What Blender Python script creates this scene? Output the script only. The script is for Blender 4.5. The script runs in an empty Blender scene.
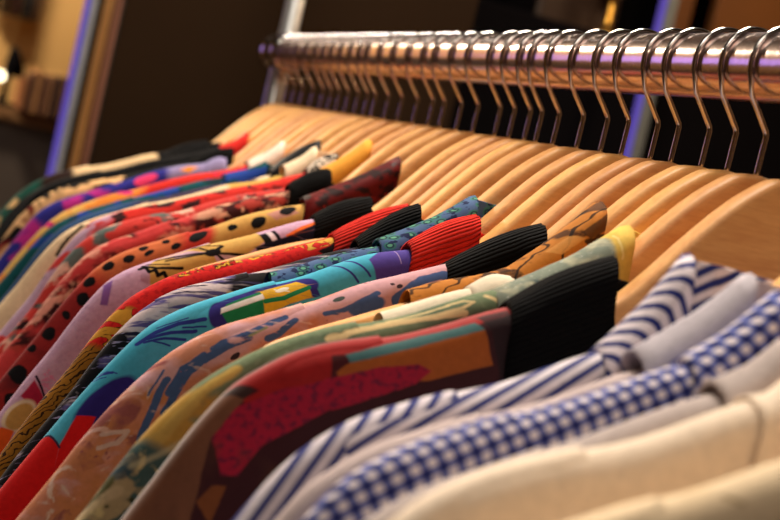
import bpy, bmesh, math, random
import numpy as np
from mathutils import Vector, Matrix, noise

S = bpy.context.scene
COL = S.collection
# ------------------------------------------------------------------ camera
F = 1400.0                       # focal length in pixels of the 780x520 frame
RAIL_Z = 1.60
CAM = Vector((-0.49103, 0.0, RAIL_Z - 0.11285))
RCAM = Matrix(((0.91006169, -0.19111296, -0.36778193),
               (-0.3445353, 0.1444398, -0.92759505),
               (0.23039778, 0.97088258, 0.06560397)))
cd = bpy.data.cameras.new('camera')
cam = bpy.data.objects.new('camera', cd)
COL.objects.link(cam)
cam.matrix_world = Matrix.Translation(CAM) @ RCAM.to_4x4()
cd.sensor_width = 36.0
cd.lens = F / 780 * 36
cd.clip_start = 0.02
cd.dof.use_dof = True
cd.dof.focus_distance = 0.92
cd.dof.aperture_fstop = 7.0
S.camera = cam
S.view_settings.view_transform = 'Standard'
S.view_settings.look = 'None'
S.view_settings.gamma = 1.0
S.view_settings.exposure = 0.0


def at(px, py, y):
    """Point of the plane Y = y that the pixel (px, py) of the photograph shows."""
    r = RCAM @ Vector((px - 390, -(py - 260), -F))
    return CAM + r * (y / r.y)


def at_x(px, py, x):
    r = RCAM @ Vector((px - 390, -(py - 260), -F))
    return CAM + r * ((x - CAM.x) / r.x)


def lin(c):
    def f(v):
        v /= 255.0
        return v / 12.92 if v <= 0.04045 else ((v + 0.055) / 1.055) ** 2.4
    return (f(c[0]), f(c[1]), f(c[2]), 1.0)


# ------------------------------------------------------------------ object helpers
def tag(o, label=None, cat=None, group=None, kind=None):
    if label: o['label'] = label
    if cat: o['category'] = cat
    if group: o['group'] = group
    if kind: o['kind'] = kind
    return o


def empty(name, loc, label=None, cat=None, group=None, rz=0.0):
    o = bpy.data.objects.new(name, None)
    COL.objects.link(o)
    o.empty_display_size = 0.05
    o.location = loc
    o.rotation_euler = (0, 0, rz)
    return tag(o, label, cat, group)


def link_bm(name, bm, mat, parent=None, smooth=True, loc=None):
    bmesh.ops.recalc_face_normals(bm, faces=bm.faces)
    me = bpy.data.meshes.new(name)
    bm.to_mesh(me)
    bm.free()
    if mat: me.materials.append(mat)
    if smooth:
        for p in me.polygons: p.use_smooth = True
    o = bpy.data.objects.new(name, me)
    COL.objects.link(o)
    if parent: o.parent = parent
    if loc: o.location = loc
    return o


def sharp(o, deg=35):
    o.data.set_sharp_from_angle(angle=math.radians(deg))
    return o


def box(bm, x0, x1, y0, y1, z0, z1, bev=0.0, seg=2):
    b = bmesh.new()
    bmesh.ops.create_cube(b, size=1.0)
    for v in b.verts:
        v.co = Vector(((x0 + x1) / 2 + v.co.x * (x1 - x0), (y0 + y1) / 2 + v.co.y * (y1 - y0), (z0 + z1) / 2 + v.co.z * (z1 - z0)))
    if bev > 0:
        bmesh.ops.bevel(b, geom=list(b.edges), offset=bev, segments=seg, profile=0.5, affect='EDGES')
    join(bm, b)


def join(bm, b):
    me = bpy.data.meshes.new('tmp')
    b.to_mesh(me); b.free()
    bm.from_mesh(me)
    bpy.data.meshes.remove(me)


def tube(bm, pts, rad, n=10, caps=True):
    """A round tube along pts; rad is one radius or one per point."""
    pts = [Vector(p) for p in pts]
    rads = rad if isinstance(rad, (list, tuple)) else [rad] * len(pts)
    prev = None
    rings = []
    for i, p in enumerate(pts):
        t = (pts[min(i + 1, len(pts) - 1)] - pts[max(i - 1, 0)]).normalized()
        if prev is None:
            u = t.orthogonal().normalized()
        else:
            u = (prev - t * prev.dot(t)).normalized()
        prev = u
        w = t.cross(u)
        rings.append([bm.verts.new(p + (u * math.cos(2 * math.pi * k / n) + w * math.sin(2 * math.pi * k / n)) * rads[i]) for k in range(n)])
    for a, b in zip(rings[:-1], rings[1:]):
        for k in range(n):
            bm.faces.new((a[k], a[(k + 1) % n], b[(k + 1) % n], b[k]))
    if caps:
        bm.faces.new(rings[0][::-1]); bm.faces.new(rings[-1])


def grid_faces(bm, rows, close=False):
    for r0, r1 in zip(rows[:-1], rows[1:]):
        n = len(r0)
        for k in range(n if close else n - 1):
            try:
                bm.faces.new((r0[k], r0[(k + 1) % n], r1[(k + 1) % n], r1[k]))
            except ValueError:
                pass


# ------------------------------------------------------------------ node helpers
class NT:
    def __init__(s, mat):
        s.t = mat.node_tree
        s.n = s.t.nodes
        s.l = s.t.links

    def new(s, kind, **kw):
        n = s.n.new(kind)
        for k, v in kw.items(): setattr(n, k, v)
        return n

    def put(s, sock, v):
        if isinstance(v, bpy.types.NodeSocket): s.l.new(v, sock)
        elif v is not None: sock.default_value = v

    def m(s, op, a, b=None, c=None, clamp=False):
        n = s.new('ShaderNodeMath', operation=op, use_clamp=clamp)
        for i, v in enumerate((a, b, c)):
            if v is not None: s.put(n.inputs[i], v)
        return n.outputs[0]

    def vm(s, op, a, b=None, scale=None):
        n = s.new('ShaderNodeVectorMath', operation=op)
        s.put(n.inputs[0], a)
        if b is not None: s.put(n.inputs[1], b)
        if scale is not None: s.put(n.inputs[3], scale)
        return n.outputs['Value'] if op in ('DOT_PRODUCT', 'LENGTH', 'DISTANCE') else n.outputs[0]

    def mix(s, fac, a, b):
        n = s.new('ShaderNodeMix', data_type='RGBA')
        s.put(n.inputs[0], fac); s.put(n.inputs[6], a); s.put(n.inputs[7], b)
        return n.outputs[2]

    def noise(s, vec, scale, detail=3.0, rough=0.55, dist=0.0, color=False):
        n = s.new('ShaderNodeTexNoise')
        s.put(n.inputs['Vector'], vec)
        n.inputs['Scale'].default_value = scale
        n.inputs['Detail'].default_value = detail
        n.inputs['Roughness'].default_value = rough
        n.inputs['Distortion'].default_value = dist
        return n.outputs['Color' if color else 'Fac']

    def ramp(s, fac, stops, interp='LINEAR'):
        n = s.new('ShaderNodeValToRGB')
        n.color_ramp.interpolation = interp
        e = n.color_ramp.elements
        while len(e) < len(stops): e.new(0.5)
        for el, (p, c) in zip(e, stops):
            el.position = p; el.color = c
        s.put(n.inputs[0], fac)
        return n.outputs[0]

    def maprange(s, v, a, b, c=0.0, d=1.0, interp='LINEAR'):
        n = s.new('ShaderNodeMapRange', interpolation_type=interp)
        s.put(n.inputs[0], v)
        for i, q in enumerate((a, b, c, d)): n.inputs[1 + i].default_value = q
        return n.outputs[0]


def material(name):
    mt = bpy.data.materials.new(name)
    mt.use_nodes = True
    nt = NT(mt)
    nt.n.clear()
    out = nt.new('ShaderNodeOutputMaterial')
    b = nt.new('ShaderNodeBsdfPrincipled')
    nt.l.new(b.outputs[0], out.inputs[0])
    return mt, nt, b


def plain(name, rgb, rough=0.6, metal=0.0, var=0.12, scale=8.0, bump=0.0, bscale=60.0, coat=0.0, spec=0.3):
    """A painted / plastic / metal surface: slight procedural mottling and bump."""
    mt, nt, b = material(name)
    tc = nt.new('ShaderNodeTexCoord').outputs['Object']
    c = lin(rgb)
    n = nt.noise(tc, scale, 4)
    col = nt.ramp(n, [(0.25, tuple(v * (1 - var) for v in c[:3]) + (1,)), (0.75, tuple(min(1, v * (1 + var)) for v in c[:3]) + (1,))])
    nt.put(b.inputs['Base Color'], col)
    b.inputs['Roughness'].default_value = rough
    b.inputs['Metallic'].default_value = metal
    b.inputs['Specular IOR Level'].default_value = spec if not metal else .5
    if coat: b.inputs['Coat Weight'].default_value = coat
    if bump:
        bn = nt.new('ShaderNodeBump')
        bn.inputs['Strength'].default_value = bump
        bn.inputs['Distance'].default_value = 0.002
        nt.put(bn.inputs['Height'], nt.noise(tc, bscale, 3))
        nt.put(b.inputs['Normal'], bn.outputs[0])
    return mt


def emitter(name, rgb, strength):
    mt = bpy.data.materials.new(name)
    mt.use_nodes = True
    nt = NT(mt); nt.n.clear()
    out = nt.new('ShaderNodeOutputMaterial'); e = nt.new('ShaderNodeEmission')
    e.inputs[0].default_value = lin(rgb); e.inputs[1].default_value = strength
    nt.l.new(e.outputs[0], out.inputs[0])
    return mt


def wood_mat(name, dark, light, rough=0.38, axis=(1.2, 14.0, 9.0), seed=0.0, coat=0.25):
    mt, nt, b = material(name)
    tc = nt.new('ShaderNodeTexCoord').outputs['Object']
    oi = nt.new('ShaderNodeObjectInfo').outputs['Random']
    mp = nt.new('ShaderNodeMapping')
    nt.put(mp.inputs[0], tc)
    mp.inputs['Scale'].default_value = axis
    off = nt.new('ShaderNodeCombineXYZ')
    nt.put(off.inputs[0], nt.m('MULTIPLY', oi, 17.0)); nt.put(off.inputs[1], nt.m('MULTIPLY', oi, 31.0)); off.inputs[2].default_value = seed
    nt.put(mp.inputs['Location'], off.outputs[0])
    n1 = nt.noise(mp.outputs[0], 9.0, 5, 0.6, 0.6)
    n2 = nt.noise(mp.outputs[0], 60.0, 2, 0.5)
    f = nt.m('ADD', nt.m('MULTIPLY', n1, 0.75), nt.m('MULTIPLY', n2, 0.25))
    col = nt.ramp(f, [(0.3, lin(dark)), (0.68, lin(light))])
    hsv = nt.new('ShaderNodeHueSaturation')
    nt.put(hsv.inputs['Color'], col)
    nt.put(hsv.inputs['Value'], nt.maprange(oi, 0, 1, 0.88, 1.1))
    nt.put(hsv.inputs['Hue'], nt.maprange(oi, 0, 1, 0.492, 0.506))
    nt.put(b.inputs['Base Color'], hsv.outputs[0])
    b.inputs['Roughness'].default_value = rough
    b.inputs['Coat Weight'].default_value = coat
    b.inputs['Coat Roughness'].default_value = 0.3
    bn = nt.new('ShaderNodeBump'); bn.inputs['Strength'].default_value = 0.12; bn.inputs['Distance'].default_value = 0.001
    nt.put(bn.inputs['Height'], n1); nt.put(b.inputs['Normal'], bn.outputs[0])
    return mt


# ------------------------------------------------------------------ curves measured along a hanger arm
def interp(pts):
    """Monotone cubic through (x, y) points."""
    xs = np.array([p[0] for p in pts], float); ys = np.array([p[1] for p in pts], float)
    d = np.diff(ys) / np.diff(xs)
    m = np.zeros(len(xs)); m[0], m[-1] = d[0], d[-1]
    for i in range(1, len(xs) - 1):
        m[i] = 0 if d[i - 1] * d[i] <= 0 else 2 * d[i - 1] * d[i] / (d[i - 1] + d[i])

    def f(x):
        if x <= xs[0]: return float(ys[0] + m[0] * (x - xs[0]))
        if x >= xs[-1]: return float(ys[-1] + m[-1] * (x - xs[-1]))
        i = int(np.searchsorted(xs, x)) - 1
        h = xs[i + 1] - xs[i]; t = (x - xs[i]) / h
        return float((2 * t**3 - 3 * t**2 + 1) * ys[i] + (t**3 - 2 * t**2 + t) * h * m[i] + (-2 * t**3 + 3 * t**2) * ys[i + 1] + (t**3 - t**2) * h * m[i + 1])
    return f


hang_top = interp([(0, .0684), (.012, .0702), (.03, .0820), (.0434, .0946), (.0597, .1134), (.078, .1360), (.0928, .1525), (.11, .1650), (.13, .1740), (.16, .1840), (.21, .2070), (.25, .2280), (.262, .2370)])
hang_h = interp([(0, .078), (.05, .075), (.0928, .058), (.13, .046), (.2, .040), (.25, .032), (.262, .020)])
shoulder = interp([(.0, 0.1030), (.05, 0.1210), (.10, 0.1450), (.13, 0.1590), (.16, 0.1705), (.175, 0.1775), (.21, 0.1945), (.24, 0.2065), (.265, 0.2185), (.285, 0.2330), (.30, 0.2490)])
SLEEVE = [(0.225, 0.2), (0.2437, 0.2087), (0.2635, 0.2186), (0.2781, 0.2283), (0.2927, 0.2419), (0.3054, 0.2615), (0.3153, 0.2813), (0.3243, 0.3013), (0.3423, 0.3364), (0.3573, 0.3662), (0.3772, 0.416), (0.3941, 0.4707), (0.405, 0.5304), (0.411, 0.6003)]
# ------------------------------------------------------------------ hangers
M_WOOD = wood_mat('beech wood', (210, 142, 76), (240, 182, 110), .5, coat=0.0)
M_STEEL = plain('hook steel', (205, 200, 198), 0.16, 1.0, 0.05)
M_CHROME = plain('polished pipe', (226, 206, 200), 0.2, 1.0, 0.10, 24.0, 0.06, 260.0)


RAIL_DROP = .0043        # the pipe's axis lies this much below the height the hangers are measured from


def hanger_body_bm():
    """The contoured wooden bar: S-shaped shoulders, thick neck, all edges rounded over."""
    bm = bmesh.new()
    N = 56
    A = .262
    Tn, Tt = .0090, .0064
    sec = []                       # superellipse section in (y, height fraction)
    K = 28
    for k in range(K):
        t = 2 * math.pi * k / K
        c, s = math.cos(t), math.sin(t)
        sec.append((math.copysign(abs(c) ** .36, c), math.copysign(abs(s) ** .36, s)))
    rows = []
    for i in range(-N, N + 1):
        u = i / N
        x = A * math.copysign(abs(u) ** 1.15, u)
        a = abs(x)
        zt = -hang_top(a); h = hang_h(a)
        # width of the section across the bar (perpendicular to a sloping bar the vertical cut is longer)
        q_ = min(1, max(0, (a - .075) / .05)); T = Tn + (Tt - Tn) * q_ * q_ * (3 - 2 * q_)
        end = min(1.0, ((A - a) / .012 + 0.05)) ** .5
        h2 = h * end; zc = zt - h / 2
        rows.append([bm.verts.new((x, T * (0.6 + 0.4 * end) * y, zc + h2 / 2 * q)) for y, q in sec])
    grid_faces(bm, rows, True)
    bm.faces.new(rows[0]); bm.faces.new(rows[-1][::-1])
    return bm


def hook_bm():
    bm = bmesh.new()
    R = .0229
    p = [(0, 0, -.078), (0, 0, -.066), (0, 0, -.055), (0, 0, -.0455), (-.0008, 0, -.0430), (-.0035, 0, -.0398)]
    p += [(-.0105, 0, -.0315), (-.0165, 0, -.0245)]
    for k in range(0, 24):
        t = math.radians(208 - k * 9.6)
        p.append((R * math.cos(t), 0, R * math.sin(t) - RAIL_DROP))
    p += [(.0243, 0, -.0070 - RAIL_DROP), (.0262, 0, -.0105 - RAIL_DROP)]
    n = len(p)
    tube(bm, p, [.0017] * (n - 1) + [.0017], 10)
    b = bmesh.new()
    bmesh.ops.create_uvsphere(b, u_segments=10, v_segments=8, radius=.0021)
    bmesh.ops.translate(b, verts=b.verts, vec=Vector(p[-1]))
    join(bm, b)
    return bm


HANGER = None


def place_hanger(y, label, group=None, dy=0.0):
    """One coat hanger on the rail; the first is built, the others are copies of it and of its parts."""
    global HANGER
    loc = (0, y, RAIL_Z)
    if HANGER is None:
        r = empty('coat_hanger', loc, label, 'hanger')
        link_bm('shoulder_bar', hanger_body_bm(), M_WOOD, r)
        link_bm('hook', hook_bm(), M_STEEL, r)
        HANGER = r
    else:
        r = HANGER.copy(); COL.objects.link(r)
        r.location = loc
        r['label'] = label
        for ch in HANGER.children:
            c = ch.copy(); COL.objects.link(c); c.parent = r
    if group: r['group'] = group
    return r


# ------------------------------------------------------------------ garments
AN = .125        # half width of the neck opening along the hanger


def wob(x, z, seed, f=9.0):
    return noise.noise(Vector((x * f + seed * 7.13, z * f * .55 - seed * 3.7, seed * 1.9)))


def ridge_z(a, seed, dz, amp):
    if isinstance(dz, tuple):          # drop at the neck and at the shoulder tip
        t = min(1, max(0, (a - .18) / .09)); dz = dz[0] + (dz[1] - dz[0]) * t * t * (3 - 2 * t)
    return -(shoulder(a) + dz) + amp * (noise.noise(Vector((a * 22 + seed * 5.1, seed * 2.3, 0))) - .1) * min(1, a / .12)


def body_bm(seed, T0=.0102, dz=0.0, amp=.0022, length=.74, front=.075, back=.022, an=AN, fold=.0014, A=.283):
    bm = bmesh.new()
    hs = [0, .0008, .002, .004, .0065, .010, .015, .022, .031, .042, .055, .07, .09, .115, .145, .18, .22, .27, .33, .4, .5, .6, length]
    r = .0115
    drop_end = 0
    NX = 76

    def side(sgn):
        rows = []
        xs = sorted([A * i / NX for i in range(-NX, NX + 1)] + [s_ * (an - d_) for s_ in (-1, 1) for d_ in (-.00002, .00001, .00004, .00012, .0003, .0007, .0014, .0026)])
        for x in xs:
            a = abs(x)
            rz = ridge_z(a, seed, dz, amp) - (drop_end * max(0, (a - (A - .03)) / .03) ** 2)
            neck = 0.0
            if a < an:
                neck = (front if sgn < 0 else back) * (1 - (a / an) ** 3.5) ** (1 / 3.5)
                neck += max(0, (ridge_z(a, seed, dz, amp) - ridge_z(an, seed, dz, amp))) * .85
            row = []
            for h in hs:
                hh = neck + h * (1 - neck / (length + .2))
                q = min(hh, r)
                t = T0 * math.sqrt(max(0, 1 - (1 - q / r) ** 2))
                e = .02
                if a > A - e and (A > .28 or h > .15): t *= math.sqrt(max(0.0, 1 - ((a - (A - e)) / e) ** 2)) * .92 + .08
                f = min(1, hh / .05) * min(1, max(.15, (a - .09) / .06))
                t2 = t + fold * f * (wob(x, hh, seed + sgn) + .5 * math.sin(x * 60 + seed + 3 * wob(x, hh, seed + 9, 5))) * min(1, t / T0)
                xx = x * (1 - .07 * min(1, hh / .3) * (a / A))
                row.append(bm.verts.new((xx, sgn * t2, rz - hh)))
            rows.append(row)
        return rows
    n1 = side(-1); n2 = side(1)
    grid_faces(bm, n1); grid_faces(bm, n2)
    bmesh.ops.remove_doubles(bm, verts=bm.verts, dist=.0000045)
    return bm


def path_at(pts, n):
    """Resample a poly curve smoothly into n points with unit tangents."""
    P = [Vector((p[0], 0, -p[1])) for p in pts]
    L = [0]
    for a, b in zip(P[:-1], P[1:]): L.append(L[-1] + (b - a).length)
    fx = interp([(l, p.x) for l, p in zip(L, P)]); fz = interp([(l, p.z) for l, p in zip(L, P)])
    out = []
    for i in range(n):
        l = L[-1] * i / (n - 1)
        e = .004
        c = Vector((fx(l), 0, fz(l))); t = Vector((fx(l + e) - fx(l - e), 0, fz(l + e) - fz(l - e))).normalized()
        out.append((l, c, t))
    return out


def sleeve_bm(side, seed, T1=.0118, dz=0.0, out=0.0, amp=.002, width=.150, fold=.0024, T0=.0102):
    """A hanging sleeve; its outer edge runs on from the shoulder ridge and bends down."""
    bm = bmesh.new()
    K = 36
    rows = []
    N = 84
    pa = path_at(SLEEVE, N)
    L = pa[-1][0]
    for l, c, t in pa:
        n = Vector((t.z, 0, -t.x))            # inward-down normal
        if n.z > 0 and n.x > 0: n = -n
        f = l / L
        w = width * (1 - .22 * f)
        g = min(1, l / .012)
        th = (T0 * .90) + (T1 - T0 * .90) * (g * g * (3 - 2 * g))
        row = []
        lift = (ridge_z(c.x, seed, dz, amp) - (-(shoulder(c.x)))) if c.x < .283 else (ridge_z(.283, seed, dz, amp) + shoulder(.283))
        o = out * min(1, max(0, (l - .03) / .12))
        jig = amp * 1.3 * noise.noise(Vector((l * 14, seed * 3.1, 4.0))) * min(1, l / .08)
        for k in range(K):
            a = 2 * math.pi * k / K
            q = (1 - math.cos(a)) / 2          # 0 outer edge .. 1 inner edge
            y = math.copysign(abs(math.sin(a)) ** .55, math.sin(a))
            q = q * q * .35 + q * .65
            fo = fold * min(1, q / .12) * min(1, l / .05) * (wob(l * 1.0, q * w * 2.2, seed + (3 if y > 0 else 5), 11) + .6 * math.sin(q * w * 95 + seed + 5 * wob(l, q, seed, 4)))
            p = c + n * (q * w + jig) + Vector((o, 0, 0))
            row.append(bm.verts.new((side * p.x, -th * y + (fo if abs(y) > .3 else 0), p.z + lift + .0009)))
        rows.append(row)
    grid_faces(bm, rows, True)
    return bm


def ring_bm(seed, a_rim, d_rim, a_seam, d_seam, f_rim, f_seam, b_rim, b_seam, yw=.0115, ribs=0, thick=.0020, flare=.0, nw=9, dzw=.0010, lean=.0, sq=3.2, bulge=.004, room=.0112):
    """A neckband or folded collar: a flattened loop round the neck of the garment. a_* is the half width of the rim
    and of the seam along the hanger, d_* their drop over the shoulder, f_*/b_* how far they dip at the front and back."""
    bm = bmesh.new()
    N = 320 if ribs else 160
    lay = []
    for layer in (0, 1):
        rows = []
        for j in range(nw + 1):
            v = j / nw
            row = []
            for i in range(N):
                p = 2 * math.pi * i / N
                c, s = math.cos(p), math.sin(p)
                ax = a_rim + (a_seam - a_rim) * v
                fr = (f_rim + (f_seam - f_rim) * v) if s < 0 else (b_rim + (b_seam - b_rim) * v)
                # more points over the shoulder, where the loop turns
                th = math.pi / 2 * (abs(math.asin(max(-1, min(1, s)))) / (math.pi / 2)) ** 1.7
                cx, sx = math.cos(th) ** (2 / sq), math.sin(th) ** (2 / sq)
                x = math.copysign(ax * cx, c)
                dip = fr * sx
                dd = d_rim + (d_seam - d_rim) * v - bulge * math.sin(math.pi * v)
                z = -(dd + dip)
                yb = yw * (.86 + .14 * v) + flare * v
                g = min(1, max(0, (.125 - abs(x)) / .03)); yb = max(yb, (room + thick) * g)
                turn = min(1.0, dip / .0135)
                y = math.copysign(yb * math.sqrt(max(0, 1 - (1 - turn) ** 2)), s)
                if fr < .0135: y = math.copysign(yb * min(1, math.sqrt(max(0, 1 - (1 - min(1, abs(th) / .5)) ** 2))), s)
                rib = .0009 * (abs(math.sin(p * ribs / 2)) ** .6) if ribs else 0.0
                off = -thick * layer + rib * (1 - layer)
                z += off * (1 - turn); y += off * turn * (1 if s > 0 else -1)
                w = dzw * noise.noise(Vector((c * 3 + seed, s * 3, v * 2 + seed)))
                row.append(bm.verts.new((x + w + (lean * dip if c < 0 else -lean * dip), y + (w * .6 if abs(x) > .12 else 0), z + w)))
            rows.append(row)
        grid_faces(bm, rows, True)
        lay.append(rows)
    for e in (0, -1):
        grid_faces(bm, [lay[0][e], lay[1][e]], True)
    return bm


def garment(name, label, cat, y, mats, seed, dz=0.0, T0=.0102, T1=.0118, collar='rib', out=0.0, fold=.0014, ck=None, an=AN, length=.74, sfold=None, width=.15, group=None, A=.283):
    """mats: (body, sleeve, collar)."""
    r = empty(name, (0, y, RAIL_Z), label, cat, group)
    ck = ck or {}
    d0 = dz[0] if isinstance(dz, tuple) else dz
    an = min(AN, ck.get('a_seam', .14) - .014)
    link_bm('bodice', body_bm(seed, T0, dz, length=length, fold=fold, an=an, A=A), mats[0], r)
    for s in (-1, 1) if A > .28 else ():
        link_bm('sleeve', sleeve_bm(s, seed + (0 if s < 0 else 20), T1, dz, out, T0=T0, fold=sfold if sfold is not None else fold * 1.3, width=width), mats[1], r)
    if collar == 'rib':
        k = dict(a_rim=.085, d_rim=.131 + d0, a_seam=.140, d_seam=.1615 + d0, f_rim=.070, f_seam=.092, b_rim=.016, b_seam=.034, yw=T0 + .0020, ribs=170)
        k.update(ck)
        link_bm('ribbed_neckband', ring_bm(seed, **k), mats[2], r)
    elif collar == 'fold':
        k = dict(a_rim=.085, d_rim=.118 + d0, a_seam=.150, d_seam=.163 + d0, f_rim=.080, f_seam=.100, b_rim=.004, b_seam=.022, yw=T0 + .0022, flare=.001, bulge=-.002)
        k.update(ck)
        link_bm('collar', ring_bm(seed, **k), mats[2], r)
        k2 = dict(k); k2.update(a_seam=k['a_rim'] + .004, d_seam=k['d_rim'] + .010, a_rim=k['a_rim'] - .001, d_rim=k['d_rim'] - .0005, yw=k['yw'] - .0022, flare=-.001, thick=.0006, room=.0104)
        link_bm('collar_stand', ring_bm(seed + 1, **k2), mats[3] if len(mats) > 3 else mats[2], r)
    return r
# ------------------------------------------------------------------ printed fabrics
from mathutils.geometry import tessellate_polygon
BLACK = (16, 14, 16)


class Print:
    """A fabric whose print is laid out on the plane of the garment: U along the arm from the neck, V downwards.
    The same print is on the other half (U mirrors), on the front and on the back."""

    def __init__(s, name, y, base, rough=.85, warp=.0, wscale=70, weave=1500.0, wave=.12, sheen=.03, seed=0.0):
        s.y = y - .0098
        s.mt, s.nt, s.b = material(name)
        nt = s.nt
        tc = nt.new('ShaderNodeTexCoord').outputs['Object']
        sp = nt.new('ShaderNodeSeparateXYZ'); nt.put(sp.inputs[0], tc)
        cb = nt.new('ShaderNodeCombineXYZ')
        nt.put(cb.inputs[0], nt.m('ABSOLUTE', sp.outputs[0])); nt.put(cb.inputs[1], nt.m('SUBTRACT', nt.m('MULTIPLY', sp.outputs[2], -1.0), nt.m('ADD', sp.outputs[1], .0105)))   # the cloth runs on over the ridge; cb.inputs[2].default_value = seed
        s.obj = tc
        s.P = cb.outputs[0]
        s.W = s.P
        if warp:
            n = nt.noise(s.P, wscale, 3, color=True)
            n = nt.vm('SUBTRACT', n, (.5, .5, .5))
            n = nt.vm('MULTIPLY', n, (warp * 2, warp * 2, 0))
            s.W = nt.vm('ADD', s.P, n)
        s.col = base if isinstance(base, bpy.types.NodeSocket) else lin(base)
        s.rough, s.weave, s.wave, s.sheen = rough, weave, wave, sheen

    # -- coordinates
    def uv(s, px, py):
        p = at(px, py, s.y)
        return Vector((-p.x, RAIL_Z - p.z))

    def px(s, p):
        return ((s.uv(p[0] + 1, p[1]) - s.uv(p[0], p[1])).length + (s.uv(p[0], p[1] + 1) - s.uv(p[0], p[1])).length) / 2

    # -- masks (0..1 sockets)
    def soft(s, d, e):
        return s.nt.maprange(d, e, -e, 0, 1)

    def aff(s, c, a, b):
        """Coordinates in the frame with origin c and half axes a, b."""
        c, a, b = s.uv(*c), s.uv(*a), s.uv(*b)
        M = Matrix(((a.x - c.x, b.x - c.x), (a.y - c.y, b.y - c.y))).inverted()
        nt = s.nt
        q = []
        for i in (0, 1):
            k = -(M[i][0] * c.x + M[i][1] * c.y)
            q.append(nt.m('ADD', nt.vm('DOT_PRODUCT', s.W, (M[i][0], M[i][1], 0)), k))
        cb = nt.new('ShaderNodeCombineXYZ'); nt.put(cb.inputs[0], q[0]); nt.put(cb.inputs[1], q[1])
        return cb.outputs[0]

    def ell(s, c, a, b, e=.08, ring=None):
        l = s.nt.vm('LENGTH', s.aff(c, a, b))
        if ring: return s.soft(s.nt.m('SUBTRACT', s.nt.m('ABSOLUTE', s.nt.m('SUBTRACT', l, 1.0)), ring), e)
        return s.soft(s.nt.m('SUBTRACT', l, 1.0), e)

    def seg(s, p, q, w, e=None):
        """A stroke from p to q, w pixels wide."""
        px = s.px(p)
        a, b = s.uv(*p), s.uv(*q)
        c = (a + b) / 2; d = (b - a); L = max(d.length, 1e-6); d /= L
        nt = s.nt
        x = nt.m('ADD', nt.vm('DOT_PRODUCT', s.W, (d.x, d.y, 0)), -d.dot(c))
        n = Vector((-d.y, d.x))
        yv = nt.m('ADD', nt.vm('DOT_PRODUCT', s.W, (n.x, n.y, 0)), -n.dot(c))
        xx = nt.m('MAXIMUM', nt.m('SUBTRACT', nt.m('ABSOLUTE', x), L / 2), 0.0)
        dist = nt.m('SQRT', nt.m('ADD', nt.m('MULTIPLY', xx, xx), nt.m('MULTIPLY', yv, yv)))
        return s.soft(nt.m('SUBTRACT', dist, w * px / 2), (e or .5) * px)

    def path(s, pts, w, e=None):
        return s.union(*[s.seg(a, b, w, e) for a, b in zip(pts[:-1], pts[1:])])

    def poly(s, *pts, e=.8):
        """A patch with straight sides; one that is not convex is put together from triangles."""
        P = [s.uv(*p) for p in pts]
        px = s.px(pts[0])
        area = sum(P[i].x * P[(i + 1) % len(P)].y - P[(i + 1) % len(P)].x * P[i].y for i in range(len(P)))
        if area < 0: P = P[::-1]
        convex = True
        for i in range(len(P)):
            e1 = P[(i + 1) % len(P)] - P[i]; e2 = P[(i + 2) % len(P)] - P[(i + 1) % len(P)]
            if e1.x * e2.y - e1.y * e2.x < -1e-9: convex = False
        if convex: return s.soft(s.edges(P), e * px)
        d = None
        for t in tessellate_polygon([[Vector((p.x, p.y, 0)) for p in P]]):
            v = s.edges([P[i] for i in t])
            d = v if d is None else s.nt.m('MINIMUM', d, v)
        return s.soft(s.nt.m('SUBTRACT', d, .25 * px), e * px)

    def edges(s, P):
        area = sum(P[i].x * P[(i + 1) % len(P)].y - P[(i + 1) % len(P)].x * P[i].y for i in range(len(P)))
        if area < 0: P = P[::-1]
        d = None
        for a, b in zip(P, P[1:] + P[:1]):
            t = (b - a).normalized(); n = Vector((t.y, -t.x))
            v = s.nt.m('ADD', s.nt.vm('DOT_PRODUCT', s.W, (n.x, n.y, 0)), -n.dot(a))
            d = v if d is None else s.nt.m('MAXIMUM', d, v)
        return d

    def half(s, p, q, e=.8):
        """Everything on the right-hand side of p -> q as seen in the photograph."""
        a, b = s.uv(*p), s.uv(*q)
        t = (b - a).normalized()
        n = Vector((-t.y, t.x))           # V points down, so this is the left/right of the drawing
        # choose the side by testing a pixel to the right of p -> q
        dx, dy = q[0] - p[0], q[1] - p[1]
        test = s.uv(p[0] - dy * .2, p[1] + dx * .2)
        if n.dot(test - a) < 0: n = -n
        v = s.nt.m('ADD', s.nt.vm('DOT_PRODUCT', s.W, (n.x, n.y, 0)), -n.dot(a))
        return s.soft(s.nt.m('MULTIPLY', v, -1.0), e * s.px(p))

    def noise(s, scale, lo, hi, detail=3, dist=0.0, stretch=None, rot=0.0, seed=0.0, rough=.55):
        v = s.P
        mp = s.nt.new('ShaderNodeMapping')
        s.nt.put(mp.inputs[0], v)
        mp.inputs['Location'].default_value = (seed * 1.7, seed * 2.9, seed)
        mp.inputs['Rotation'].default_value = (0, 0, rot)
        if stretch: mp.inputs['Scale'].default_value = (stretch[0], stretch[1], 1)
        return s.nt.maprange(s.nt.noise(mp.outputs[0], scale, detail, rough, dist), lo, hi, 0, 1)

    def cells(s, scale, thr, e=.03, seed=0.0, rand=1.0, stretch=None, rot=0.0):
        mp = s.nt.new('ShaderNodeMapping')
        s.nt.put(mp.inputs[0], s.W)
        mp.inputs['Location'].default_value = (seed, seed * 2, 0)
        mp.inputs['Rotation'].default_value = (0, 0, rot)
        if stretch: mp.inputs['Scale'].default_value = (stretch[0], stretch[1], 1)
        v = s.nt.new('ShaderNodeTexVoronoi'); v.voronoi_dimensions = '2D'
        s.nt.put(v.inputs['Vector'], mp.outputs[0]); v.inputs['Scale'].default_value = scale; v.inputs['Randomness'].default_value = rand
        return s.nt.maprange(v.outputs['Distance'], thr + e, thr - e, 0, 1)

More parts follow.
